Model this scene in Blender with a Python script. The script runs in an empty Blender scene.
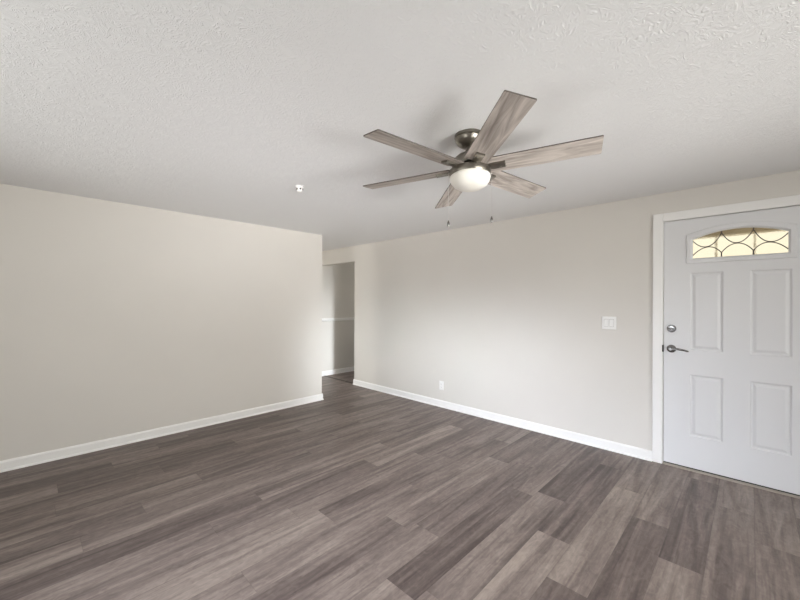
import bpy, bmesh, math, random
from mathutils import Vector, Matrix, Euler

random.seed(7)
scene = bpy.context.scene
COL = scene.collection

# ------------------------------------------------------------------ camera
H = 1.36                      # eye height
CEIL = 2.296                  # ceiling height
cam_d = bpy.data.cameras.new('camera')
cam_d.sensor_width = 36.0
cam_d.lens = 36.0 * 360.08 / 800.0
cam_d.shift_y = 2.45 / 800.0
cam_d.clip_start = 0.02
cam = bpy.data.objects.new('camera', cam_d)
COL.objects.link(cam)
cam.matrix_world = (Matrix.Translation((0, 0, H)) @ Matrix.Rotation(math.radians(-45.81), 4, 'Z')
                    @ Matrix.Rotation(math.radians(90), 4, 'X') @ Matrix.Rotation(0.0034, 4, 'Z'))
scene.camera = cam

WORLD = 1.5
POWER = {'sky_front': (46.5, 45.2, 43.6), 'ground_left': (35.2, 35.2, 36), 'beam_front': (7.6, 7.1, 6.8), 'beam_hall_low': (10, 10.4, 11.2), 'beam_left_low': (18.2, 19, 22), 'ceil_left': (3.8, 3.7, 3.7), 'ceil_front': (5.2, 5.1, 5.2), 'ground_front': (19.2, 19.4, 19.6), 'hall': (33, 31.5, 30)}
# ------------------------------------------------------------------ world: hazy sky over sunlit ground
world = bpy.data.worlds.new('daylight_fill')
scene.world = world
world.use_nodes = True
wn, wl = world.node_tree.nodes, world.node_tree.links
wn.clear()
w_out = wn.new('ShaderNodeOutputWorld')
w_bg = wn.new('ShaderNodeBackground')
w_tc = wn.new('ShaderNodeTexCoord')
w_sep = wn.new('ShaderNodeSeparateXYZ')
w_map = wn.new('ShaderNodeMapRange')
w_map.inputs['From Min'].default_value = -1
w_map.inputs['From Max'].default_value = 1
w_rmp = wn.new('ShaderNodeValToRGB')
cr = w_rmp.color_ramp
cr.elements[0].position = 0.0
cr.elements[0].color = (1.25, 1.19, 1.12, 1)
cr.elements[1].position = 1.0
cr.elements[1].color = (0.80, 0.95, 1.18, 1)
for pos, c in ((0.47, (1.25, 1.2, 1.12, 1)), (0.52, (1.0, 0.96, 0.90, 1)), (0.60, (1.0, 0.99, 0.97, 1)), (0.75, (0.95, 1.02, 1.10, 1))):
    e = cr.elements.new(pos)
    e.color = c
w_bg.inputs['Strength'].default_value = WORLD
wl.new(w_tc.outputs['Generated'], w_sep.inputs[0])
wl.new(w_sep.outputs['Z'], w_map.inputs['Value'])
wl.new(w_map.outputs[0], w_rmp.inputs[0])
wl.new(w_rmp.outputs[0], w_bg.inputs['Color'])
wl.new(w_bg.outputs[0], w_out.inputs['Surface'])

# room extents
XL, XR = -1.60, 3.754          # left wall, right (entry door) wall
YF, YB = -2.20, 4.281          # front wall (behind the camera), back wall
XC = 2.843                     # free end of the back wall
YJ = 4.70                      # near jamb of the hall opening
YH = 5.65                      # far wall of the hall
T = 0.12
WIN_FRONT = (0.1, 2.5, 0.50, 2.05)     # x0, x1, z0, z1
WIN_LEFT = (0.3, 2.7, 0.50, 2.05)      # y0, y1, z0, z1

def portal(name, loc, rot, sx, sy):
    ld = bpy.data.lights.new(name, 'AREA')
    ld.shape = 'RECTANGLE'
    ld.size, ld.size_y = sx, sy
    ld.cycles.is_portal = True
    o = bpy.data.objects.new(name, ld)
    o.location = loc
    o.rotation_euler = rot
    COL.objects.link(o)

HX = -0.6                       # unseen end of the hall, given a window to light it
ADDED_WIN_HALL = (4.90, 5.56, 0.05, 2.12)  # unseen hall end window, added to brighten the hall
ADDED_WIN_END = (4.62, 5.45, 0.60, 2.05)  # unseen side room window, added for more light beyond the opening
x0, x1, z0, z1 = WIN_FRONT
portal('window_daylight_fill', ((x0 + x1) / 2, YF - T - 0.01, (z0 + z1) / 2), (math.radians(90), 0, 0), x1 - x0, z1 - z0)
y0, y1, z0, z1 = WIN_LEFT
portal('window_daylight_fill', (XL - T - 0.01, (y0 + y1) / 2, (z0 + z1) / 2), (math.radians(90), 0, math.radians(-90)), y1 - y0, z1 - z0)
y0, y1, z0, z1 = ADDED_WIN_HALL
portal('window_daylight_fill', (HX - 0.01, (y0 + y1) / 2, (z0 + z1) / 2), (math.radians(90), 0, math.radians(-90)), y1 - y0, z1 - z0)

y0, y1, z0, z1 = ADDED_WIN_END
portal('window_daylight_fill', (5.6 + T + 0.01, (y0 + y1) / 2, (z0 + z1) / 2), (math.radians(90), 0, math.radians(90)), y1 - y0, z1 - z0)

def daylight_fill(key, loc, rot, sx, sy, spread):  # area lamps added outside the windows, powers fitted to the surface brightness
    col = POWER.get(key, (0, 0, 0))
    p = max(col)
    if p <= 0:
        return
    ld = bpy.data.lights.new('daylight_fill', 'AREA')
    ld.shape = 'RECTANGLE'
    ld.size, ld.size_y = sx, sy
    ld.energy = p
    ld.color = tuple(c / p for c in col)
    ld.spread = math.radians(spread)
    o = bpy.data.objects.new('window_daylight_fill', ld)
    o.location = loc
    o.rotation_euler = tuple(math.radians(r) for r in rot)
    COL.objects.link(o)
wf, wl_, wh = WIN_FRONT, WIN_LEFT, ADDED_WIN_HALL
mid = lambda w: ((w[0] + w[1]) / 2, (w[2] + w[3]) / 2, w[1] - w[0], w[3] - w[2])
c, zc, a, b = mid(wf)
daylight_fill('sky_front', (c, YF - T - 0.25, zc + 0.1), (75, 0, 0), a, b, 110)
c, zc, a, b = mid(wl_)
daylight_fill('ground_left', (XL - T - 0.75, c, 0.25), (125, 0, -90), a, 0.9, 130)
daylight_fill('beam_front', (1.6, YF - T - 0.10, 1.1), (100, 0, -10), 1.6, 0.9, 60)  # added beam brightening the right end of the back wall
daylight_fill('beam_hall_low', (1.9, YF - T - 0.10, 1.2), (84.6, 0, -14.6), 0.7, 0.7, 22)  # added narrow beam that reaches the hall wall through the opening
daylight_fill('beam_left_low', (XL - T - 0.10, 1.55, 1.2), (72.5, 0, -91), 2.2, 0.8, 46)  # added beam lightening the lower part of the right wall
daylight_fill('ceil_left', (XL - T - 0.10, 1.3, 0.75), (112, 0, -62), 2.2, 0.5, 34)  # added beam aimed up at the far ceiling corner
daylight_fill('ceil_front', (1.5, YF - T - 0.10, 0.75), (108, 0, -8), 2.3, 0.5, 34)  # added low beam lifting the far ceiling and the back wall top
daylight_fill('ground_front', (1.3, YF - T - 0.75, 0.25), (125, 0, 0), 2.4, 0.9, 130)
c, zc, a, b = mid(wh)
daylight_fill('hall', (HX - 0.05, c, zc), (90, 0, -90), a, b, 150)  # added lamp at the hall end, raises the hall brightness

vs = scene.view_settings
vs.view_transform = 'Standard'
vs.look = 'None'
vs.gamma = 1.0
vs.use_curve_mapping = False
vs.exposure = 0.08
scene.cycles.use_denoising = True
scene.cycles.max_bounces = 16
scene.cycles.diffuse_bounces = 10
scene.cycles.sample_clamp_indirect = 8.0

# ------------------------------------------------------------------ helpers
def obj(name, bm, mat=None, parent=None, smooth=False, bevel=0.0, loc=None):
    bmesh.ops.recalc_face_normals(bm, faces=bm.faces[:])
    me = bpy.data.meshes.new(name)
    bm.to_mesh(me)
    bm.free()
    if smooth:
        for p in me.polygons:
            p.use_smooth = True
    o = bpy.data.objects.new(name, me)
    COL.objects.link(o)
    if mat:
        me.materials.append(mat)
    if parent:
        o.parent = parent
    if loc:
        o.location = loc
    if bevel:
        m = o.modifiers.new('edge', 'BEVEL')
        m.width = bevel
        m.segments = 2
        m.limit_method = 'ANGLE'
    if smooth:
        try:
            me.set_sharp_from_angle(angle=math.radians(40))
        except Exception:
            pass
    return o

def box(bm, x0, x1, y0, y1, z0, z1):
    v = [bm.verts.new((x, y, z)) for x in (x0, x1) for y in (y0, y1) for z in (z0, z1)]
    for f in ((0, 1, 3, 2), (4, 6, 7, 5), (0, 4, 5, 1), (2, 3, 7, 6), (0, 2, 6, 4), (1, 5, 7, 3)):
        bm.faces.new([v[i] for i in f])
    return v

def lathe(bm, prof, n=48, origin=(0, 0, 0), mat=None):
    rings = []
    o = Vector(origin)
    for r, z in prof:
        if r < 1e-6:
            ring = [bm.verts.new((0, 0, z))]
        else:
            ring = [bm.verts.new((r * math.cos(2 * math.pi * i / n), r * math.sin(2 * math.pi * i / n), z)) for i in range(n)]
        rings.append(ring)
    for a, b in zip(rings, rings[1:]):
        for i in range(n):
            j = (i + 1) % n
            if len(a) == 1 and len(b) == 1:
                continue
            if len(a) == 1:
                bm.faces.new((a[0], b[j], b[i]))
            elif len(b) == 1:
                bm.faces.new((a[i], a[j], b[0]))
            else:
                bm.faces.new((a[i], a[j], b[j], b[i]))
    if len(rings[0]) > 1:
        bm.faces.new(rings[0])
    if len(rings[-1]) > 1:
        bm.faces.new(rings[-1])
    vv = [v for r in rings for v in r]
    for v in vv:
        if mat:
            v.co = mat @ v.co
        v.co += o
    return vv

def tube(bm, pts, r, n=10, radii=None, flat=None):
    pts = [Vector(p) for p in pts]
    rings = []
    prev = None
    for i, p in enumerate(pts):
        d = (pts[min(i + 1, len(pts) - 1)] - pts[max(i - 1, 0)]).normalized()
        if prev is None:
            ref = Vector((0, 0, 1)) if abs(d.z) < 0.9 else Vector((1, 0, 0))
            u = d.cross(ref).normalized()
        else:
            u = (prev - d * prev.dot(d)).normalized()
        prev = u
        w = d.cross(u)
        rr = radii[i] if radii else r
        fu = flat if flat else 1.0
        rings.append([bm.verts.new(p + (u * math.cos(2 * math.pi * k / n) * fu + w * math.sin(2 * math.pi * k / n)) * rr) for k in range(n)])
    for a, b in zip(rings, rings[1:]):
        for k in range(n):
            j = (k + 1) % n
            bm.faces.new((a[k], a[j], b[j], b[k]))
    bm.faces.new(rings[0])
    bm.faces.new(rings[-1])

def extrude_profile(bm, prof, a, b, normal):
    """sweep a profile of (out, z) pairs from point a to b; out is measured along normal"""
    a, b, nrm = Vector(a), Vector(b), Vector(normal)
    va = [bm.verts.new(a + nrm * p + Vector((0, 0, z))) for p, z in prof]
    vb = [bm.verts.new(b + nrm * p + Vector((0, 0, z))) for p, z in prof]
    n = len(prof)
    for i in range(n):
        j = (i + 1) % n
        bm.faces.new((va[i], va[j], vb[j], vb[i]))
    bm.faces.new(va)
    bm.faces.new(vb)

def struct(o, label=None):
    o['kind'] = 'structure'
    if label:
        o['label'] = label
    return o

def tag(o, label, cat, group=None):
    o['label'] = label
    o['category'] = cat
    if group:
        o['group'] = group
    return o

def empty(name, loc):
    o = bpy.data.objects.new(name, None)
    o.empty_display_size = 0.1
    o.location = loc
    COL.objects.link(o)
    return o

# ------------------------------------------------------------------ materials
def mat_base(name, color, rough=0.5, metal=0.0, spec=0.5):
    m = bpy.data.materials.new(name)
    m.use_nodes = True
    b = m.node_tree.nodes['Principled BSDF']
    b.inputs['Base Color'].default_value = (*color, 1)
    b.inputs['Roughness'].default_value = rough
    b.inputs['Metallic'].default_value = metal
    b.inputs['Specular IOR Level'].default_value = spec
    return m, m.node_tree.nodes, m.node_tree.links, b

def add_bump(nodes, links, bsdf, height_socket, strength, dist):
    bp = nodes.new('ShaderNodeBump')
    bp.inputs['Strength'].default_value = strength
    bp.inputs['Distance'].default_value = dist
    links.new(height_socket, bp.inputs['Height'])
    links.new(bp.outputs[0], bsdf.inputs['Normal'])

def paint(name, color, rough=0.55, scale=180.0, strength=0.08, mottling=0.03):
    m, n, l, b = mat_base(name, color, rough, 0, 0.3)
    tc = n.new('ShaderNodeTexCoord')
    nz = n.new('ShaderNodeTexNoise')
    nz.inputs['Scale'].default_value = scale
    nz.inputs['Detail'].default_value = 3
    l.new(tc.outputs['Object'], nz.inputs['Vector'])
    add_bump(n, l, b, nz.outputs['Fac'], strength, 0.002)
    big = n.new('ShaderNodeTexNoise')
    big.inputs['Scale'].default_value = 2.2
    big.inputs['Detail'].default_value = 4
    l.new(tc.outputs['Object'], big.inputs['Vector'])
    mx = n.new('ShaderNodeMix')
    mx.data_type = 'RGBA'
    mx.inputs['A'].default_value = (*[c * (1 - mottling) for c in color], 1)
    mx.inputs['B'].default_value = (*[min(1, c * (1 + mottling)) for c in color], 1)
    l.new(big.outputs['Fac'], mx.inputs['Factor'])
    l.new(mx.outputs['Result'], b.inputs['Base Color'])
    return m

M_wall = paint('wall_paint', (0.72, 0.695, 0.655))
M_trim = paint('trim_paint', (0.90, 0.895, 0.885), 0.35, 90, 0.03, 0.01)
M_door = paint('door_paint', (0.76, 0.765, 0.78), 0.38, 60, 0.03, 0.01)
M_plate = paint('white_plastic', (0.88, 0.875, 0.86), 0.3, 60, 0.0, 0.0)

def ceiling_mat():
    m, n, l, b = mat_base('stomped_ceiling', (0.86, 0.865, 0.87), 0.8, 0, 0.2)
    tc = n.new('ShaderNodeTexCoord')
    warp = n.new('ShaderNodeTexNoise')
    warp.inputs['Scale'].default_value = 9.0
    warp.inputs['Detail'].default_value = 2
    l.new(tc.outputs['Object'], warp.inputs['Vector'])
    add = n.new('ShaderNodeVectorMath')
    add.operation = 'MULTIPLY_ADD'
    add.inputs[1].default_value = (0.35, 0.35, 0.0)
    l.new(warp.outputs['Color'], add.inputs[0])
    l.new(tc.outputs['Object'], add.inputs[2])
    st = n.new('ShaderNodeTexNoise')
    st.inputs['Scale'].default_value = 40.0
    st.inputs['Detail'].default_value = 2
    st.inputs['Roughness'].default_value = 0.5
    st.inputs['Distortion'].default_value = 0.8
    l.new(add.outputs[0], st.inputs['Vector'])
    d1 = n.new('ShaderNodeMath')
    d1.operation = 'SUBTRACT'
    d1.inputs[1].default_value = 0.5
    l.new(st.outputs['Fac'], d1.inputs[0])
    d2 = n.new('ShaderNodeMath')
    d2.operation = 'ABSOLUTE'
    l.new(d1.outputs[0], d2.inputs[0])
    rm = n.new('ShaderNodeValToRGB')
    rm.color_ramp.elements[0].position = 0.0
    rm.color_ramp.elements[0].color = (1, 1, 1, 1)
    rm.color_ramp.elements[1].position = 0.09
    rm.color_ramp.elements[1].color = (0, 0, 0, 1)
    l.new(d2.outputs[0], rm.inputs[0])
    add_bump(n, l, b, rm.outputs[0], 0.36, 0.006)
    return m
M_ceil = ceiling_mat()

def floor_mat():
    m, n, l, b = mat_base('vinyl_plank', (0.2, 0.18, 0.17), 0.5, 0, 0.4)
    uv = n.new('ShaderNodeUVMap')
    uv.uv_map = 'plank'
    tone = n.new('ShaderNodeAttribute')
    tone.attribute_name = 'tone'
    rnd = n.new('ShaderNodeAttribute')
    rnd.attribute_name = 'rnd'
    def math_(op, a, bb=None, c=None, clamp=False):
        x = n.new('ShaderNodeMath')
        x.operation = op
        x.use_clamp = clamp
        for i, v in enumerate((a, bb, c)):
            if v is None:
                continue
            if isinstance(v, (int, float)):
                x.inputs[i].default_value = v
            else:
                l.new(v, x.inputs[i])
        return x.outputs[0]
    sep = n.new('ShaderNodeSeparateXYZ')
    l.new(uv.outputs[0], sep.inputs[0])
    u, v = sep.outputs['X'], sep.outputs['Y']
    zoff = math_('MULTIPLY', rnd.outputs['Fac'], 57.0)
    def grain(su, sv, detail, dist, ofs):
        cb = n.new('ShaderNodeCombineXYZ')
        l.new(math_('MULTIPLY', u, su), cb.inputs[0])
        l.new(math_('MULTIPLY', v, sv), cb.inputs[1])
        l.new(math_('ADD', zoff, ofs), cb.inputs[2])
        t = n.new('ShaderNodeTexNoise')
        t.inputs['Scale'].default_value = 1.0
        t.inputs['Detail'].default_value = detail
        t.inputs['Roughness'].default_value = 0.6
        t.inputs['Distortion'].default_value = dist
        l.new(cb.outputs[0], t.inputs['Vector'])
        return t.outputs['Fac']
    g1 = grain(0.9, 10.0, 4, 0.9, 0.0)      # broad streaks
    g2 = grain(5.0, 60.0, 4, 0.8, 9.0)      # fine grain
    g3 = grain(14.0, 26.0, 5, 1.5, 17.0)    # knots and flecks
    s = math_('MULTIPLY_ADD', g1, 1.35, -0.66)
    s = math_('MULTIPLY_ADD', g2, 0.55, s)
    s = math_('ADD', s, -0.255)
    s = math_('MULTIPLY_ADD', g3, 0.6, s)
    s = math_('ADD', s, -0.30)
    g4 = grain(0.8, 17.0, 2, 0.6, 31.0)     # sparse dark streaks
    g4 = math_('MULTIPLY', math_('SUBTRACT', g4, 0.56), 7.0, clamp=True)
    s = math_('MULTIPLY_ADD', g4, -0.30, s)
    s = math_('ADD', s, tone.outputs['Fac'])
    ramp = n.new('ShaderNodeValToRGB')
    e = ramp.color_ramp.elements
    e[0].position, e[0].color = 0.0, (0.078, 0.058, 0.052, 1)
    e[1].position, e[1].color = 1.0, (0.374, 0.309, 0.265, 1)
    for p, c in ((0.3, (0.130, 0.100, 0.091, 1)), (0.55, (0.203, 0.162, 0.145, 1)), (0.8, (0.291, 0.239, 0.210, 1))):
        k = e.new(p)
        k.color = c
    l.new(s, ramp.inputs[0])
    # plank edges: a fine dark v-groove
    wv = n.new('ShaderNodeAttribute'); wv.attribute_name = 'plen'
    dv = math_('MINIMUM', v, math_('SUBTRACT', PW, v))
    du = math_('MINIMUM', u, math_('SUBTRACT', PL, u))
    d = math_('MINIMUM', du, dv)
    edge = math_('DIVIDE', d, 0.0022, clamp=True)
    mx = n.new('ShaderNodeMix')
    mx.data_type = 'RGBA'
    mx.blend_type = 'MULTIPLY'
    mx.inputs['Factor'].default_value = 1.0
    l.new(ramp.outputs[0], mx.inputs['A'])
    cb = n.new('ShaderNodeCombineColor')
    ed = math_('MULTIPLY_ADD', edge, 0.25, 0.75)
    for i in range(3):
        l.new(ed, cb.inputs[i])
    l.new(cb.outputs[0], mx.inputs['B'])
    l.new(mx.outputs['Result'], b.inputs['Base Color'])
    rr = math_('MULTIPLY_ADD', g2, 0.2, 0.36)
    l.new(rr, b.inputs['Roughness'])
    hgt = math_('MULTIPLY_ADD', g2, 0.25, edge)
    add_bump(n, l, b, hgt, 0.12, 0.001)
    return m
PW, PL = 0.186, 1.245
M_floor = floor_mat()

def metal(name, color, rough):
    m, n, l, b = mat_base(name, color, rough, 1.0)
    tc = n.new('ShaderNodeTexCoord')
    nz = n.new('ShaderNodeTexNoise')
    nz.inputs['Scale'].default_value = 140
    l.new(tc.outputs['Object'], nz.inputs['Vector'])
    add_bump(n, l, b, nz.outputs['Fac'], 0.04, 0.001)
    return m
M_nickel = metal('brushed_nickel', (0.25, 0.232, 0.20), 0.33)
M_chain = metal('bright_nickel', (0.75, 0.74, 0.72), 0.3)
M_lock = metal('satin_nickel', (0.24, 0.235, 0.23), 0.25)
M_came = metal('lead_came', (0.10, 0.085, 0.075), 0.5)
M_dark = mat_base('dark_rubber', (0.02, 0.019, 0.018), 0.6)[0]
M_sill = mat_base('tan_threshold', (0.36, 0.315, 0.275), 0.5)[0]
M_gap = mat_base('plate_shadow_gap', (0.50, 0.49, 0.475), 0.5)[0]
M_slot = mat_base('slot_black', (0.05, 0.05, 0.05), 0.6)[0]

def wood_blade():
    m, n, l, b = mat_base('weathered_wood', (0.3, 0.27, 0.24), 0.55, 0, 0.3)
    tc = n.new('ShaderNodeTexCoord')
    info = n.new('ShaderNodeObjectInfo')
    mp = n.new('ShaderNodeMapping')
    mp.inputs['Scale'].default_value = (3.0, 26.0, 1.0)
    off = n.new('ShaderNodeVectorMath')
    off.operation = 'MULTIPLY_ADD'
    cb = n.new('ShaderNodeCombineXYZ')
    l.new(info.outputs['Random'], cb.inputs[2])
    off.inputs[1].default_value = (0, 0, 40)
    l.new(cb.outputs[0], off.inputs[0])
    l.new(tc.outputs['Object'], off.inputs[2])
    l.new(off.outputs[0], mp.inputs['Vector'])
    nz = n.new('ShaderNodeTexNoise')
    nz.inputs['Scale'].default_value = 1.0
    nz.inputs['Detail'].default_value = 5
    nz.inputs['Distortion'].default_value = 1.6
    l.new(mp.outputs[0], nz.inputs['Vector'])
    rp = n.new('ShaderNodeValToRGB')
    e = rp.color_ramp.elements
    e[0].position, e[0].color = 0.28, (0.24, 0.205, 0.18, 1)
    e[1].position, e[1].color = 0.72, (0.66, 0.60, 0.55, 1)
    k = e.new(0.5)
    k.color = (0.47, 0.42, 0.38, 1)
    l.new(nz.outputs['Fac'], rp.inputs[0])
    l.new(rp.outputs[0], b.inputs['Base Color'])
    return m
M_blade = wood_blade()
M_edge = mat_base('blade_edge', (0.09, 0.075, 0.065), 0.6)[0]

def opal():
    m, n, l, b = mat_base('opal_glass', (0.92, 0.895, 0.83), 0.3)
    b.inputs['Subsurface Weight'].default_value = 0.3
    b.inputs['Subsurface Radius'].default_value = (0.04, 0.04, 0.035)
    return m
M_opal = opal()

def lite_glass():
    m = bpy.data.materials.new('textured_glass')
    m.use_nodes = True
    n, l = m.node_tree.nodes, m.node_tree.links
    n.clear()
    out = n.new('ShaderNodeOutputMaterial')
    rf = n.new('ShaderNodeBsdfRefraction')
    rf.inputs['Color'].default_value = (0.85, 0.82, 0.72, 1)
    rf.inputs['Roughness'].default_value = 0.12
    rf.inputs['IOR'].default_value = 1.12
    gl = n.new('ShaderNodeBsdfGlossy')
    gl.inputs['Roughness'].default_value = 0.15
    mx = n.new('ShaderNodeMixShader')
    mx.inputs[0].default_value = 0.05
    tc = n.new('ShaderNodeTexCoord')
    nz = n.new('ShaderNodeTexNoise')
    nz.inputs['Scale'].default_value = 120
    nz.inputs['Detail'].default_value = 2
    l.new(tc.outputs['Object'], nz.inputs['Vector'])
    bp = n.new('ShaderNodeBump')
    bp.inputs['Strength'].default_value = 0.35
    bp.inputs['Distance'].default_value = 0.002
    l.new(nz.outputs['Fac'], bp.inputs['Height'])
    l.new(bp.outputs[0], rf.inputs['Normal'])
    l.new(rf.outputs[0], mx.inputs[1])
    l.new(gl.outputs[0], mx.inputs[2])
    l.new(mx.outputs[0], out.inputs['Surface'])
    return m
M_lite = lite_glass()

def clear_glass():
    m = bpy.data.materials.new('clear_pane')
    m.use_nodes = True
    n, l = m.node_tree.nodes, m.node_tree.links
    n.clear()
    out = n.new('ShaderNodeOutputMaterial')
    tr = n.new('ShaderNodeBsdfTransparent')
    tr.inputs['Color'].default_value = (0.95, 0.96, 0.95, 1)
    gl = n.new('ShaderNodeBsdfGlossy')
    gl.inputs['Roughness'].default_value = 0.02
    mx = n.new('ShaderNodeMixShader')
    mx.inputs[0].default_value = 0.05
    l.new(tr.outputs[0], mx.inputs[1])
    l.new(gl.outputs[0], mx.inputs[2])
    l.new(mx.outputs[0], out.inputs['Surface'])
    return m
M_pane = clear_glass()

# ------------------------------------------------------------------ floor of vinyl planks running along X
XE = 5.6                                   # end of the side room beyond the hall opening
JOINT = {1: 2.474, 0: 2.555, -1: 2.124, -2: 1.794, 3: 2.83, 2: 1.659, -3: 2.688, -4: 2.354, -5: 3.237, -6: 2.887,
         8: 1.118, 5: 1.318, 4: 0.745, 15: 0.483, 14: 0.145, 9: 0.206, 7: 2.014, 16: 0.843, 11: 0.922}
D, MD, MM, ML, LT = 0.31, 0.41, 0.50, 0.58, 0.67
# tones of the planks either side of each joint: (row, index counted from the joint): tone
TONE = {(1, -1): D, (1, 0): ML, (0, -1): ML, (0, 0): MD, (-1, -1): LT, (-1, 0): MM, (-2, -1): MD, (-2, 0): ML, (-3, -1): MD, (-3, 0): ML,
        (-4, -1): ML, (-4, 0): D, (-5, -1): MM, (-5, 0): ML, (-6, -1): MM, (-6, 0): ML, (2, -1): LT, (2, 0): MM, (3, -1): LT, (3, 0): MD,
        (4, -1): LT, (4, 0): MM, (4, 1): MM, (5, -1): LT, (5, 0): MD, (5, 1): MM, (6, -1): ML, (6, 0): ML, (7, -1): MD, (7, 0): LT, (7, 1): MD,
        (8, -1): D, (8, 0): ML, (8, 1): MM, (9, -1): ML, (9, 0): MM, (9, 1): MM, (11, -1): ML, (11, 0): MD, (11, 1): MM, (12, -1): MD, (12, 0): MD,
        (14, -1): ML, (14, 0): D, (14, 1): MM, (14, 2): MD, (15, -1): D, (15, 0): ML, (15, 1): MD, (16, -1): MM, (16, 0): D}
TONE.update({(1, -1): 0.25, (1, 0): 0.56, (0, 0): 0.30, (-1, -1): 0.68, (-1, 0): 0.38, (-2, -1): 0.34, (-2, 0): 0.62, (2, -1): 0.60, (2, 0): 0.45,
             (3, -1): 0.64, (3, 0): 0.38, (-3, -1): 0.36, (-3, 0): 0.60, (-4, -1): 0.55, (-4, 0): 0.42, (-5, -1): 0.46, (-6, -1): 0.46})
bm = bmesh.new()
uvl = bm.loops.layers.uv.new('plank')
tl = bm.faces.layers.float.new('tone')
rl = bm.faces.layers.float.new('rnd')
FX0, FX1, FY0, FY1 = XL - T, XE + T, YF - T, YH + T
rr = random.Random(11)
k = math.floor((FY0 - 0.907) / PW)
while 0.907 + PW * k < FY1:
    ya, yb = 0.907 + PW * k, 0.907 + PW * (k + 1)
    j = JOINT.get(k, rr.uniform(0, PL))
    i = math.floor((FX0 - j) / PL)
    while j + PL * i < FX1:
        xa, xb = j + PL * i, j + PL * (i + 1)
        cx0, cx1, cy0, cy1 = max(xa, FX0), min(xb, FX1), max(ya, FY0), min(yb, FY1)
        tn = TONE.get((k, i), rr.choice((MD, MM, MM, ML)))
        rv = rr.random()
        vs4 = [bm.verts.new((x, y, 0)) for x, y in ((cx0, cy0), (cx1, cy0), (cx1, cy1), (cx0, cy1))]
        f = bm.faces.new(vs4)
        f[tl] = tn
        f[rl] = rv
        for lp in f.loops:
            lp[uvl].uv = (lp.vert.co.x - xa, lp.vert.co.y - ya)
        i += 1
    k += 1
bmesh.ops.remove_doubles(bm, verts=bm.verts[:], dist=1e-5)
me = bpy.data.meshes.new('floor')
bm.normal_update()
bm.to_mesh(me)
bm.free()
fl = bpy.data.objects.new('floor', me)
COL.objects.link(fl)
me.materials.append(M_floor)
struct(fl, 'grey brown wood look vinyl plank floor running to the hall')

# ------------------------------------------------------------------ ceiling
bm = bmesh.new()
box(bm, XL - T, XE + T, YF - T, YH + T, CEIL, CEIL + 0.12)
struct(obj('ceiling', bm, M_ceil), 'off white stomp textured ceiling')

# ------------------------------------------------------------------ walls
DOOR_Y0, DOOR_Y1, DOOR_Z = -0.395, 0.531, 2.052
HEAD = 2.04
bm = bmesh.new()
box(bm, XR, XR + T, YF - T, DOOR_Y0 - 0.02, 0, CEIL)
box(bm, XR, XR + T, DOOR_Y0 - 0.02, DOOR_Y1 + 0.02, DOOR_Z + 0.02, CEIL)
box(bm, XR, XR + T, DOOR_Y1 + 0.02, YJ, 0, CEIL)
box(bm, XR, XR + T, YJ, YH, HEAD, CEIL)
bmesh.ops.remove_doubles(bm, verts=bm.verts[:], dist=1e-5)
struct(obj('wall_right', bm, M_wall), 'beige grey wall with the entry door and hall opening')
bm = bmesh.new()
box(bm, XL - T, XC, YB, YB + T, 0, CEIL)
struct(obj('wall_back', bm, M_wall), 'beige grey wall ending at the hall')
bm = bmesh.new()
box(bm, HX, XE + T, YH, YH + T, 0, CEIL)
struct(obj('wall_hall', bm, M_wall), 'hall wall with a white chair rail')
bm = bmesh.new()
box(bm, XR + T, XE, YJ - 0.3 - T, YJ - 0.3, 0, CEIL)
struct(obj('wall_side', bm, M_wall))

def wall_with_hole(name, axis, c0, c1, a0, a1, hole):
    h0, h1, z0, z1 = hole
    bm = bmesh.new()
    for s0, s1, zz0, zz1 in ((a0, h0, 0, CEIL), (h1, a1, 0, CEIL), (h0, h1, 0, z0), (h0, h1, z1, CEIL)):
        if axis == 'x':
            box(bm, s0, s1, c0, c1, zz0, zz1)
        else:
            box(bm, c0, c1, s0, s1, zz0, zz1)
    return struct(obj(name, bm, M_wall))
wall_with_hole('wall_front', 'x', YF - T, YF, XL - T, XR, WIN_FRONT)
wall_with_hole('wall_left', 'y', XL - T, XL, YF, YB, WIN_LEFT)
wall_with_hole('wall_inner', 'y', HX, HX + T, YB + T, YH, ADDED_WIN_HALL)
wall_with_hole('wall_end', 'y', XE, XE + T, YJ - 0.3 - T, YH, ADDED_WIN_END)

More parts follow.
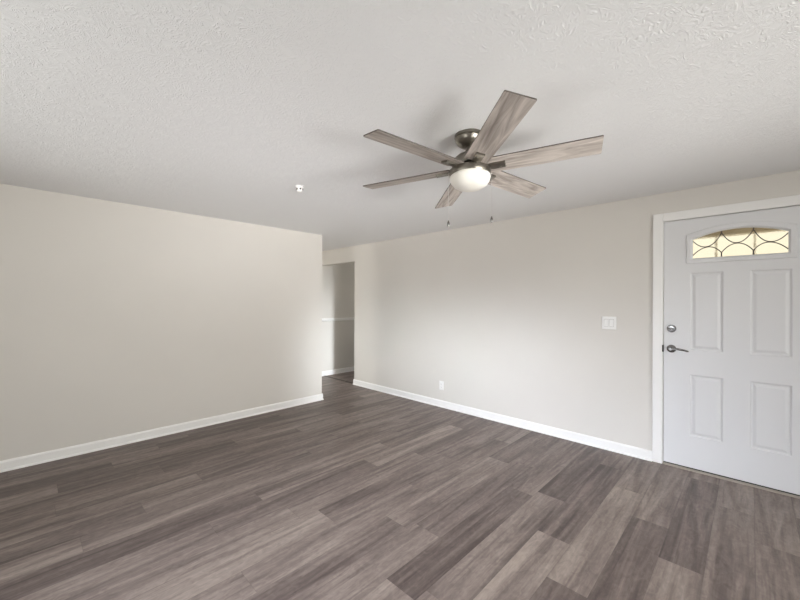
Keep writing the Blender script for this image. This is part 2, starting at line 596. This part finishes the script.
def window(name, axis, c, hole, sgn=1):
    """casing, sash frame, mullion and pane set in a wall opening"""
    h0, h1, z0, z1 = hole
    def bx(bm, a0, a1, d0, d1, zz0, zz1):
        if axis == 'x':
            box(bm, a0, a1, c + d0, c + d1, zz0, zz1)
        else:
            box(bm, c + sgn * d0, c + sgn * d1, a0, a1, zz0, zz1)
    bm = bmesh.new()
    w = 0.045
    bx(bm, h0, h1, -0.10, -0.05, z0, z0 + w)
    bx(bm, h0, h1, -0.10, -0.05, z1 - w, z1)
    bx(bm, h0, h0 + w, -0.10, -0.05, z0 + w, z1 - w)
    bx(bm, h1 - w, h1, -0.10, -0.05, z0 + w, z1 - w)
    mid = (h0 + h1) / 2
    bx(bm, mid - 0.02, mid + 0.02, -0.095, -0.055, z0 + w, z1 - w)
    root = struct(obj(name, bm, M_trim))
    bm = bmesh.new()
    cw = 0.07
    bx(bm, h0 - cw, h0, 0, 0.016, z0 - 0.02, z1 + cw)
    bx(bm, h1, h1 + cw, 0, 0.016, z0 - 0.02, z1 + cw)
    bx(bm, h0, h1, 0, 0.016, z1, z1 + cw)
    obj('window_frame', bm, M_trim, root, bevel=0.003)
    bm = bmesh.new()
    bx(bm, h0 - cw - 0.02, h1 + cw + 0.02, -0.05, 0.045, z0 - 0.025, z0)
    obj('window_sill', bm, M_trim, root, bevel=0.003)
    bm = bmesh.new()
    bx(bm, h0 + w, h1 - w, -0.078, -0.074, z0 + w, z1 - w)
    obj('pane', bm, M_pane, root)
window('window_1', 'x', YF, WIN_FRONT)
window('window_2', 'y', XL, WIN_LEFT)
window('added_window_3', 'y', HX + T, ADDED_WIN_HALL)
window('added_window_4', 'y', XE, ADDED_WIN_END, -1)

# ------------------------------------------------------------------ baseboards with shoe moulding
BB = [(0, 0), (0.026, 0), (0.025, 0.007), (0.020, 0.013), (0.0135, 0.016), (0.0135, 0.070), (0.010, 0.078), (0.005, 0.085), (0, 0.085)]
def baseboard(name, segs, label=None):
    bm = bmesh.new()
    for a, b, nrm in segs:
        extrude_profile(bm, BB, (*a, 0), (*b, 0), (*nrm, 0))
    return struct(obj(name, bm, M_trim), label)
e = 0.013
baseboard('baseboard_back', [((XL, YB), (XC + e, YB), (0, -1)), ((XC, YB - e), (XC, YB + T + e), (1, 0)), ((XC + e, YB + T), (HX + T, YB + T), (0, 1))],
          'white baseboard along the back wall')
baseboard('baseboard_right', [((XR, 0.601), (XR, YJ + e), (-1, 0)), ((XR - e, YJ), (XR + T, YJ), (0, 1)), ((XR, YF), (XR, DOOR_Y0 - 0.07), (-1, 0))],
          'white baseboard along the right wall')
baseboard('baseboard_hall', [((HX + T, YH), (XE, YH), (0, -1))], 'white baseboard on the hall wall')
baseboard('baseboard_front', [((XL, YF), (XR, YF), (0, 1))])
baseboard('baseboard_left', [((XL, YF), (XL, YB), (1, 0))])
# chair rail on the hall wall
bm = bmesh.new()
extrude_profile(bm, [(0, 1.005), (0.012, 1.008), (0.022, 1.02), (0.022, 1.045), (0.014, 1.055), (0, 1.06)], (HX + T, YH, 0), (XE, YH, 0), (0, -1, 0))
struct(obj('trim_1', bm, M_trim), 'white chair rail across the hall wall')
# floor transition strip in the opening
bm = bmesh.new()
box(bm, XR + 0.02, XR + 0.06, YJ + 0.03, YH - 0.03, 0, 0.004)
struct(obj('trim_2', bm, M_edge, bevel=0.0015))

# ------------------------------------------------------------------ entry door
XD = XR + 0.004                              # room face of the door slab
def arch_loop(yl, yr, zb, zs, zm, n=20, ns=6):
    """closed loop: bottom left to right, right side up, arch back, left side down (y falls to the right)"""
    pts = []
    for i in range(n):
        pts.append((yl + (yr - yl) * i / n, zb))
    for i in range(ns):
        pts.append((yr, zb + (zs - zb) * i / ns))
    w = abs(yl - yr) / 2
    sag = zm - zs
    R = (w * w + sag * sag) / (2 * sag) if sag > 1e-5 else 0
    c = (yl + yr) / 2
    for i in range(n):
        y = yr + (yl - yr) * i / n
        z = zm - R + math.sqrt(max(0, R * R - (y - c) ** 2)) if R else zs
        pts.append((y, z))
    for i in range(ns):
        pts.append((yl, zs + (zb - zs) * i / ns))
    return pts

def rings(bm, loops):
    """bridge a list of (points, x) loops"""
    vr = [[bm.verts.new((x, y, z)) for y, z in pts] for pts, x in loops]
    for a, b in zip(vr, vr[1:]):
        n = len(a)
        for i in range(n):
            j = (i + 1) % n
            bm.faces.new((a[i], a[j], b[j], b[i]))
    return vr

DY0, DY1, DZ0, DZ1 = DOOR_Y0 + 0.003, DOOR_Y1 - 0.007, 0.022, DOOR_Z - 0.004
PAN = [(0.352, 0.147, 0.988, 1.612), (0.352, 0.147, 0.281, 0.781), (0.005, -0.217, 0.966, 1.610), (0.005, -0.217, 0.267, 0.787)]
PAN = [(0.352, 0.148, 0.980, 1.612), (0.352, 0.148, 0.278, 0.781), (0.0, -0.217, 0.980, 1.612), (0.0, -0.217, 0.278, 0.781)]
LITE_CELL = (0.385, -0.245, 1.66, 2.00)
bm = bmesh.new()
ys = sorted({DY0, DY1, 0.385, -0.245, 0.352, 0.148, 0.0, -0.217})
zs = sorted({DZ0, DZ1, 1.66, 2.00, 1.612, 0.980, 0.781, 0.278})
for ya, yb in zip(ys, ys[1:]):
    for za, zb in zip(zs, zs[1:]):
        yc, zc = (ya + yb) / 2, (za + zb) / 2
        if any(p[1] < yc < p[0] and p[2] < zc < p[3] for p in PAN):
            continue
        if -0.245 < yc < 0.385 and 1.66 < zc < 2.00:
            continue
        bm.faces.new([bm.verts.new((XD, y, z)) for y, z in ((ya, za), (yb, za), (yb, zb), (ya, zb))])
def rect(yl, yr, z0, z1, o):
    return [(yl - o, z0 + o), (yr + o, z0 + o), (yr + o, z1 - o), (yl - o, z1 - o)]
for yl, yr, z0, z1 in PAN:
    vr = rings(bm, [(rect(yl, yr, z0, z1, o), XD + d) for o, d in ((0, 0), (0.004, 0.002), (0.009, 0.010), (0.014, 0.011), (0.020, 0.010), (0.034, 0.003), (0.039, 0.002))])
    bm.faces.new(vr[-1])
LF = dict(yl=0.377, yr=-0.237, zb=1.684, zs=1.921, zm=1.976)
def lloop(o):
    return arch_loop(LF['yl'] - o, LF['yr'] + o, LF['zb'] + o, LF['zs'] - o * 1.05, LF['zm'] - o)
cell = arch_loop(0.385, -0.245, 1.66, 2.00, 2.00)
vr = rings(bm, [(cell, XD), (lloop(0.012), XD), (lloop(0.012), XD + 0.042)])
cellb = arch_loop(0.385, -0.245, 1.66, 2.00, 2.00)
rings(bm, [(lloop(0.012), XD + 0.042), (cellb, XD + 0.042)])
# outer sides and back of the slab
for (ya, yb, za, zb) in ((DY0, DY1, DZ0, 1.66), (DY0, DY1, 2.00, DZ1), (DY0, -0.245, 1.66, 2.00), (0.385, DY1, 1.66, 2.00)):
    bm.faces.new([bm.verts.new((XD + 0.042, y, z)) for y, z in ((ya, za), (yb, za), (yb, zb), (ya, zb))])
rings(bm, [([(DY0, DZ0), (DY1, DZ0), (DY1, DZ1), (DY0, DZ1)], XD), ([(DY0, DZ0), (DY1, DZ0), (DY1, DZ1), (DY0, DZ1)], XD + 0.042)])
bmesh.ops.remove_doubles(bm, verts=bm.verts[:], dist=1e-5)
door = obj('door_1', bm, M_door)
struct(door, 'pale grey panelled entry door with an arched leaded glass light')
# lite frame, glass, cames
bm = bmesh.new()
rings(bm, [(lloop(0.0), XD), (lloop(0.002), XD - 0.008), (lloop(0.007), XD - 0.011), (lloop(0.030), XD - 0.011), (lloop(0.036), XD - 0.006), (lloop(0.042), XD + 0.002), (lloop(0.042), XD + 0.012)])
lf = obj('lite_frame', bm, M_door, door)
bm = bmesh.new()
vr = rings(bm, [(lloop(0.036), XD + 0.012), (lloop(0.036), XD + 0.018)])
bm.faces.new(vr[0])
bm.faces.new(vr[-1])
obj('lite_glass', bm, M_lite, lf)
bm = bmesh.new()
GL, GR, GB = 0.335, -0.195, 1.726
def gtop(y):
    w, c = (GL - GR) / 2, (GL + GR) / 2
    zs_, zm_ = 1.877, 1.934
    R = (w * w + (zm_ - zs_) ** 2) / (2 * (zm_ - zs_))
    return zm_ - R + math.sqrt(R * R - (y - c) ** 2)
cuts = [GL, 0.161, -0.017, GR]
XG = XD + 0.008
for ya, yb in zip(cuts, cuts[1:]):
    up, dn = [], []
    for i in range(25):
        t = i / 24
        y = ya + (yb - ya) * t
        top0 = gtop(ya) + (gtop(yb) - gtop(ya)) * t
        hgt = top0 - GB
        bow = 1 - abs(2 * t - 1) ** 2.1
        up.append((XG, y, GB + hgt * (0.93 - 0.435 * bow)))
        dn.append((XG, y, GB + hgt * (0.16 + 0.315 * bow)))
    tube(bm, up, 0.0033, 8)
    tube(bm, dn, 0.0033, 8)
for y in cuts[1:3]:
    zt = gtop(y)
    tube(bm, [(XG, y, zt + 0.002), (XG, y, GB + (zt - GB) * 0.90)], 0.0042, 8)
    tube(bm, [(XG, y, GB - 0.002), (XG, y, GB + (zt - GB) * 0.18)], 0.0042, 8)
obj('lead_came', bm, M_came, lf, smooth=True)
# casing and jamb
bm = bmesh.new()
CW = 0.070
def casing_leg(bm, ya, yb, z0, z1):
    box(bm, XR - 0.017, XR, ya, yb, z0, z1)
casing_leg(bm, DOOR_Y1, DOOR_Y1 + CW, 0, DOOR_Z + CW)
casing_leg(bm, DOOR_Y0 - CW, DOOR_Y0, 0, DOOR_Z + CW)
casing_leg(bm, DOOR_Y0, DOOR_Y1, DOOR_Z, DOOR_Z + CW)
obj('door_frame', bm, M_trim, door, bevel=0.004)
bm = bmesh.new()
box(bm, XR, XR + T, DOOR_Y1 - 0.003, DOOR_Y1 + 0.02, 0, DOOR_Z + 0.02)
box(bm, XR, XR + T, DOOR_Y0 - 0.02, DOOR_Y0, 0, DOOR_Z + 0.02)
box(bm, XR, XR + T, DOOR_Y0, DOOR_Y1 - 0.003, DOOR_Z, DOOR_Z + 0.02)
obj('jamb', bm, M_trim, door)
bm = bmesh.new()
box(bm, XR + 0.050, XR + 0.062, DOOR_Y1 - 0.015, DOOR_Y1 - 0.003, 0.03, DOOR_Z)
box(bm, XR + 0.050, XR + 0.062, DOOR_Y0, DOOR_Y0 + 0.012, 0.03, DOOR_Z)
box(bm, XR + 0.050, XR + 0.062, DOOR_Y0, DOOR_Y1 - 0.003, DOOR_Z - 0.012, DOOR_Z)
box(bm, XD + 0.004, XD + 0.036, DY0, DY1, 0.012, 0.022)
obj('weather_strip', bm, M_dark, door)
bm = bmesh.new()
extrude_profile(bm, [(0.012, 0), (0.011, 0.007), (0.004, 0.012), (-0.12, 0.013), (-0.12, 0)], (XR, DOOR_Y0, 0), (XR, DOOR_Y1 - 0.003, 0), (-1, 0, 0))
obj('threshold', bm, M_sill, door)
# lever handle and deadbolt, both turned from the +Z axis to face -X
TO_ROOM = Matrix.Rotation(math.radians(-90), 4, 'Y')
LY = 0.472
bm = bmesh.new()
lathe(bm, [(0.0, 0), (0.033, 0), (0.033, 0.004), (0.030, 0.009), (0.020, 0.012), (0.0125, 0.014), (0.0115, 0.040), (0.0135, 0.044), (0.0135, 0.056), (0.010, 0.060), (0.0, 0.060)], 32, (XD, LY, 0.980), TO_ROOM)
han = obj('door_handle', bm, M_lock, door, smooth=True)
bm = bmesh.new()
tube(bm, [(XD - 0.050, LY + 0.006, 0.980), (XD - 0.052, LY - 0.015, 0.982), (XD - 0.052, LY - 0.045, 0.984), (XD - 0.050, LY - 0.080, 0.979), (XD - 0.046, LY - 0.108, 0.972), (XD - 0.043, LY - 0.118, 0.970)],
     0.009, 12, [0.0105, 0.010, 0.009, 0.008, 0.007, 0.004], 0.75)
obj('lever', bm, M_lock, han, smooth=True)
bm = bmesh.new()
box(bm, XR - 0.0185, XR + 0.003, DOOR_Y1 - 0.006, DOOR_Y1 + 0.003, 0.950, 1.008)
obj('strike_plate', bm, M_dark, door)
bm = bmesh.new()
lathe(bm, [(0.0, 0), (0.032, 0), (0.032, 0.005), (0.027, 0.012), (0.022, 0.013), (0.0, 0.013)], 32, (XD, LY, 1.149), TO_ROOM)
db = obj('deadbolt', bm, M_lock, door, smooth=True)
bm = bmesh.new()
lathe(bm, [(0.0, 0.012), (0.007, 0.012), (0.007, 0.018), (0.0, 0.018)], 16, (XD, LY, 1.149), TO_ROOM)
tube(bm, [(XD - 0.022, LY + 0.019, 1.153), (XD - 0.024, LY + 0.008, 1.150), (XD - 0.024, LY - 0.008, 1.148), (XD - 0.022, LY - 0.019, 1.145)], 0.006, 10, [0.005, 0.0075, 0.0075, 0.005], 0.6)
obj('thumb_turn', bm, M_lock, db, smooth=True)

# ------------------------------------------------------------------ outside the door: porch beam and posts seen through the leaded glass
M_porch = mat_base('porch_paint', (0.42, 0.36, 0.25), 0.6)[0]
porch = empty('porch_frame', (5.1, 0.07, 0))
tag(porch, 'dim porch beam on slim posts seen through the arched door glass', 'porch')
bm = bmesh.new()
box(bm, -0.06, 0.06, -1.6, 1.6, 2.075, 2.32)
obj('beam', bm, M_porch, porch)
bm = bmesh.new()
box(bm, -0.015, 0.015, -0.006, 0.006, 0, 2.075)
pp = obj('post', bm, M_porch, porch, loc=(0, 0.19, 0))
p2 = pp.copy(); COL.objects.link(p2); p2.parent = porch; p2.location = (0, -0.103, 0)

# ------------------------------------------------------------------ ceiling fan
HUB = Vector((1.703, 1.118, 2.104))
NRM = Vector((0.038, 0.051, 1.0)).normalized()
TOP = HUB + NRM * ((CEIL - HUB.z) / NRM.z)
fan = empty('ceiling_fan', TOP)
tag(fan, 'six bladed ceiling fan with grey wood blades and a white bowl light', 'ceiling fan')
ex = (Vector((1, 0, 0)) - NRM * NRM.x).normalized()
ey = NRM.cross(ex)
TILT = Matrix((ex, ey, NRM)).transposed().to_4x4()
FAN = Matrix.Translation(HUB - TOP) @ TILT           # fan frame: origin at the blade plane, +Z along the rod
def fobj(name, bm, m, parent=fan, smooth=True, local=None, bevel=0.0):
    o = obj(name, bm, m, parent, smooth, bevel)
    o.matrix_local = FAN @ local if local is not None else FAN
    return o
bm = bmesh.new()
lathe(bm, [(0.0, 0), (0.079, 0), (0.081, -0.004), (0.081, -0.015), (0.077, -0.018), (0.077, -0.021), (0.079, -0.024), (0.076, -0.036), (0.064, -0.052), (0.047, -0.064), (0.032, -0.070), (0.0, -0.070)], 56)
obj('canopy', bm, M_nickel, fan, True)
bm = bmesh.new()
lathe(bm, [(0.0, 0.06), (0.0135, 0.06), (0.0135, 0.145), (0.0, 0.145)], 24)
lathe(bm, [(0.0, 0.066), (0.024, 0.066), (0.026, 0.072), (0.026, 0.098), (0.021, 0.104), (0.0, 0.104)], 32)
fobj('downrod', bm, M_nickel)
bm = bmesh.new()
lathe(bm, [(0.0, -0.011), (0.070, -0.011), (0.070, 0.010), (0.0, 0.010)], 40)
lathe(bm, [(0.0, 0.085), (0.032, 0.085), (0.050, 0.080), (0.070, 0.070), (0.086, 0.055), (0.096, 0.036), (0.099, 0.018), (0.096, 0.008), (0.0, 0.008)], 56)
fobj('motor_housing', bm, M_nickel)
bm = bmesh.new()
lathe(bm, [(0.0, -0.011), (0.108, -0.011), (0.1145, -0.013), (0.1145, -0.021), (0.1125, -0.023), (0.1125, -0.040), (0.1095, -0.045), (0.0, -0.045)], 64)
ring = fobj('light_kit', bm, M_nickel)
bm = bmesh.new()
lathe(bm, [(0.0, -0.040), (0.104, -0.040), (0.1105, -0.047), (0.1115, -0.056), (0.106, -0.074), (0.093, -0.092), (0.073, -0.106), (0.047, -0.115), (0.022, -0.119), (0.0, -0.120)], 64)
fobj('light_bowl', bm, M_opal)

def blade_bm():
    bm = bmesh.new()
    R0, R1, W, th = 0.103, 0.646, 0.066, 0.003
    cols = 14
    def halfw(t):
        return 0.064 + 0.002 * t
    top, bot = [], []
    outline = []
    rc = 0.010
    outline.append((R0, -halfw(0) + 0.006)); outline.append((R0 + 0.006, -halfw(0)))
    for i in range(1, cols):
        t = i / cols
        outline.append((R0 + (R1 - R0) * t, -halfw(t)))
    outline += [(R1 - 0.004, -W), (R1, -W + 0.004), (R1, W - 0.004), (R1 - 0.004, W)]
    for i in range(cols - 1, 0, -1):
        t = i / cols
        outline.append((R0 + (R1 - R0) * t, halfw(t)))
    outline += [(R0 + 0.006, halfw(0)), (R0, halfw(0) - 0.006)]
    a = [bm.verts.new((x, y, -th)) for x, y in outline]
    b = [bm.verts.new((x, y, th)) for x, y in outline]
    bm.faces.new(a)
    bm.faces.new(b)
    for i in range(len(a)):
        j = (i + 1) % len(a)
        f = bm.faces.new((a[i], a[j], b[j], b[i]))
        f.material_index = 1
    return bm
def bracket_bm():
    bm = bmesh.new()
    v = [(0.065, 0.017), (0.118, 0.020), (0.124, 0.0225), (0.192, 0.0225), (0.192, -0.0225), (0.124, -0.0225), (0.118, -0.020), (0.065, -0.017)]
    a = [bm.verts.new((x, y, -0.0135)) for x, y in v]
    b = [bm.verts.new((x, y, -0.0032)) for x, y in v]
    bm.faces.new(a)
    bm.faces.new(b)
    for i in range(len(a)):
        j = (i + 1) % len(a)
        bm.faces.new((a[i], a[j], b[j], b[i]))
    for x in (0.165, 0.192):
        for y in (-0.012, 0.012):
            lathe(bm, [(0.0, -0.0155), (0.003, -0.0152), (0.0042, -0.0135), (0.0, -0.0134)], 10, (x, y, 0))
    return bm
PHI, BETA = math.radians(230.37), math.radians(-12.26)
blade0 = None
for i in range(6):
    loc = Matrix.Rotation(PHI + i * math.pi / 3, 4, 'Z') @ Matrix.Rotation(BETA, 4, 'X')
    if blade0 is None:
        blade0 = fobj('blade', blade_bm(), M_blade, smooth=False, local=loc)
        blade0.data.materials.append(M_edge)
        br0 = obj('blade_bracket', bracket_bm(), M_nickel, blade0)
    else:
        o = blade0.copy()
        COL.objects.link(o)
        o.matrix_local = FAN @ loc
        b = br0.copy()
        COL.objects.link(b)
        b.parent = o

cr_ = Vector((math.cos(math.radians(45.81)), -math.sin(math.radians(45.81)), 0))     # towards the window side
def chain(dirv, r, zend, label):
    p0 = FAN @ Vector((0, 0, -0.026))
    side = Vector((dirv.x, dirv.y, 0))
    s = p0 + side * r
    bm = bmesh.new()
    tube(bm, [p0 + side * (r - 0.014), s + Vector((0, 0, 0))], 0.0035, 8)
    z = s.z
    zb = zend - TOP.z
    tube(bm, [s, s + Vector((0, 0, zb + 0.024 - z))], 0.0007, 6)
    nb = int((z - zb - 0.024) / 0.0048)
    for i in range(nb):
        c = s + Vector((0, 0, -i * 0.0048))
        bmesh.ops.create_icosphere(bm, subdivisions=1, radius=0.0013, matrix=Matrix.Translation(c))
    o = obj('pull_chain', bm, M_chain, fan, True)
    bm = bmesh.new()
    lathe(bm, [(0.0, 0.036), (0.0025, 0.035), (0.0035, 0.030), (0.0065, 0.022), (0.0075, 0.014), (0.0068, 0.006), (0.0045, 0.001), (0.0, 0.0)], 20, (s.x, s.y, zb - 0.010))
    obj('pull_knob', bm, M_lock, o, True)
chain(-cr_, 0.1185, 1.790, None)
chain(cr_, 0.1215, 1.815, None)

# ------------------------------------------------------------------ small ceiling detector
bm = bmesh.new()
lathe(bm, [(0.0, 0), (0.033, 0), (0.034, -0.003), (0.033, -0.009), (0.027, -0.012), (0.026, -0.030), (0.024, -0.040), (0.017, -0.048), (0.0, -0.050)], 36)
det = obj('smoke_detector', bm, M_plate, None, True)
det.location = (1.519, 2.612, CEIL)
tag(det, 'small round white detector on the ceiling near the back wall', 'detector')
for i in range(6):
    a_ = math.radians(229 + 60 * i + 22)
    bm = bmesh.new()
    box(bm, 0.0235, 0.0272, -0.0065, 0.0065, -0.033, -0.020)
    o = obj('vent', bm, M_slot, det)
    o.rotation_euler = (0, 0, a_)

# ------------------------------------------------------------------ light switch and outlet on the right wall
sw = empty('light_switch', (XR, 0.938, 1.177))
tag(sw, 'white double rocker light switch beside the entry door', 'switch')
bm = bmesh.new()
box(bm, -0.0085, 0, -0.060, 0.060, -0.059, 0.059)
obj('plate', bm, M_plate, sw, bevel=0.003)
for y in (-0.023, 0.023):
    bm = bmesh.new()
    v = [bm.verts.new(c) for c in ((-0.007, y - 0.0165, -0.033), (-0.007, y + 0.0165, -0.033), (-0.007, y + 0.0165, 0.033), (-0.007, y - 0.0165, 0.033),
                                   (-0.0165, y - 0.0155, -0.032), (-0.0165, y + 0.0155, -0.032), (-0.0095, y + 0.0155, 0.032), (-0.0095, y - 0.0155, 0.032))]
    for f in ((0, 1, 2, 3), (4, 5, 6, 7), (0, 1, 5, 4), (1, 2, 6, 5), (2, 3, 7, 6), (3, 0, 4, 7)):
        bm.faces.new([v[q] for q in f])
    rk = obj('rocker', bm, M_plate, sw)
    bm = bmesh.new()
    box(bm, -0.0088, -0.0080, y - 0.0185, y + 0.0185, -0.0352, 0.0352)
    obj('frame', bm, M_gap, rk)  # grey box behind the rocker, shade of the gap put into its colour
ol = empty('wall_outlet', (XR, 2.885, 0.278))
tag(ol, 'white duplex wall outlet above the right baseboard', 'outlet')
bm = bmesh.new()
box(bm, -0.006, 0, -0.035, 0.035, -0.057, 0.057)
obj('plate', bm, M_plate, ol, bevel=0.0025)
for z in (-0.0195, 0.0195):
    bm = bmesh.new()
    lathe(bm, [(0.0, 0.006), (0.0165, 0.006), (0.0165, 0.0085), (0.0, 0.0085)], 24, (0, 0, z), TO_ROOM)
    s = obj('socket', bm, M_plate, ol)
    bm = bmesh.new()
    box(bm, -0.0090, -0.0084, -0.0075, -0.0055, z - 0.002, z + 0.006)
    box(bm, -0.0090, -0.0084, 0.0055, 0.0075, z - 0.002, z + 0.006)
    lathe(bm, [(0.0, 0.0084), (0.0025, 0.0084), (0.0025, 0.0090), (0.0, 0.0090)], 12, (0, 0, z - 0.008), TO_ROOM)
    obj('slot', bm, M_slot, s)
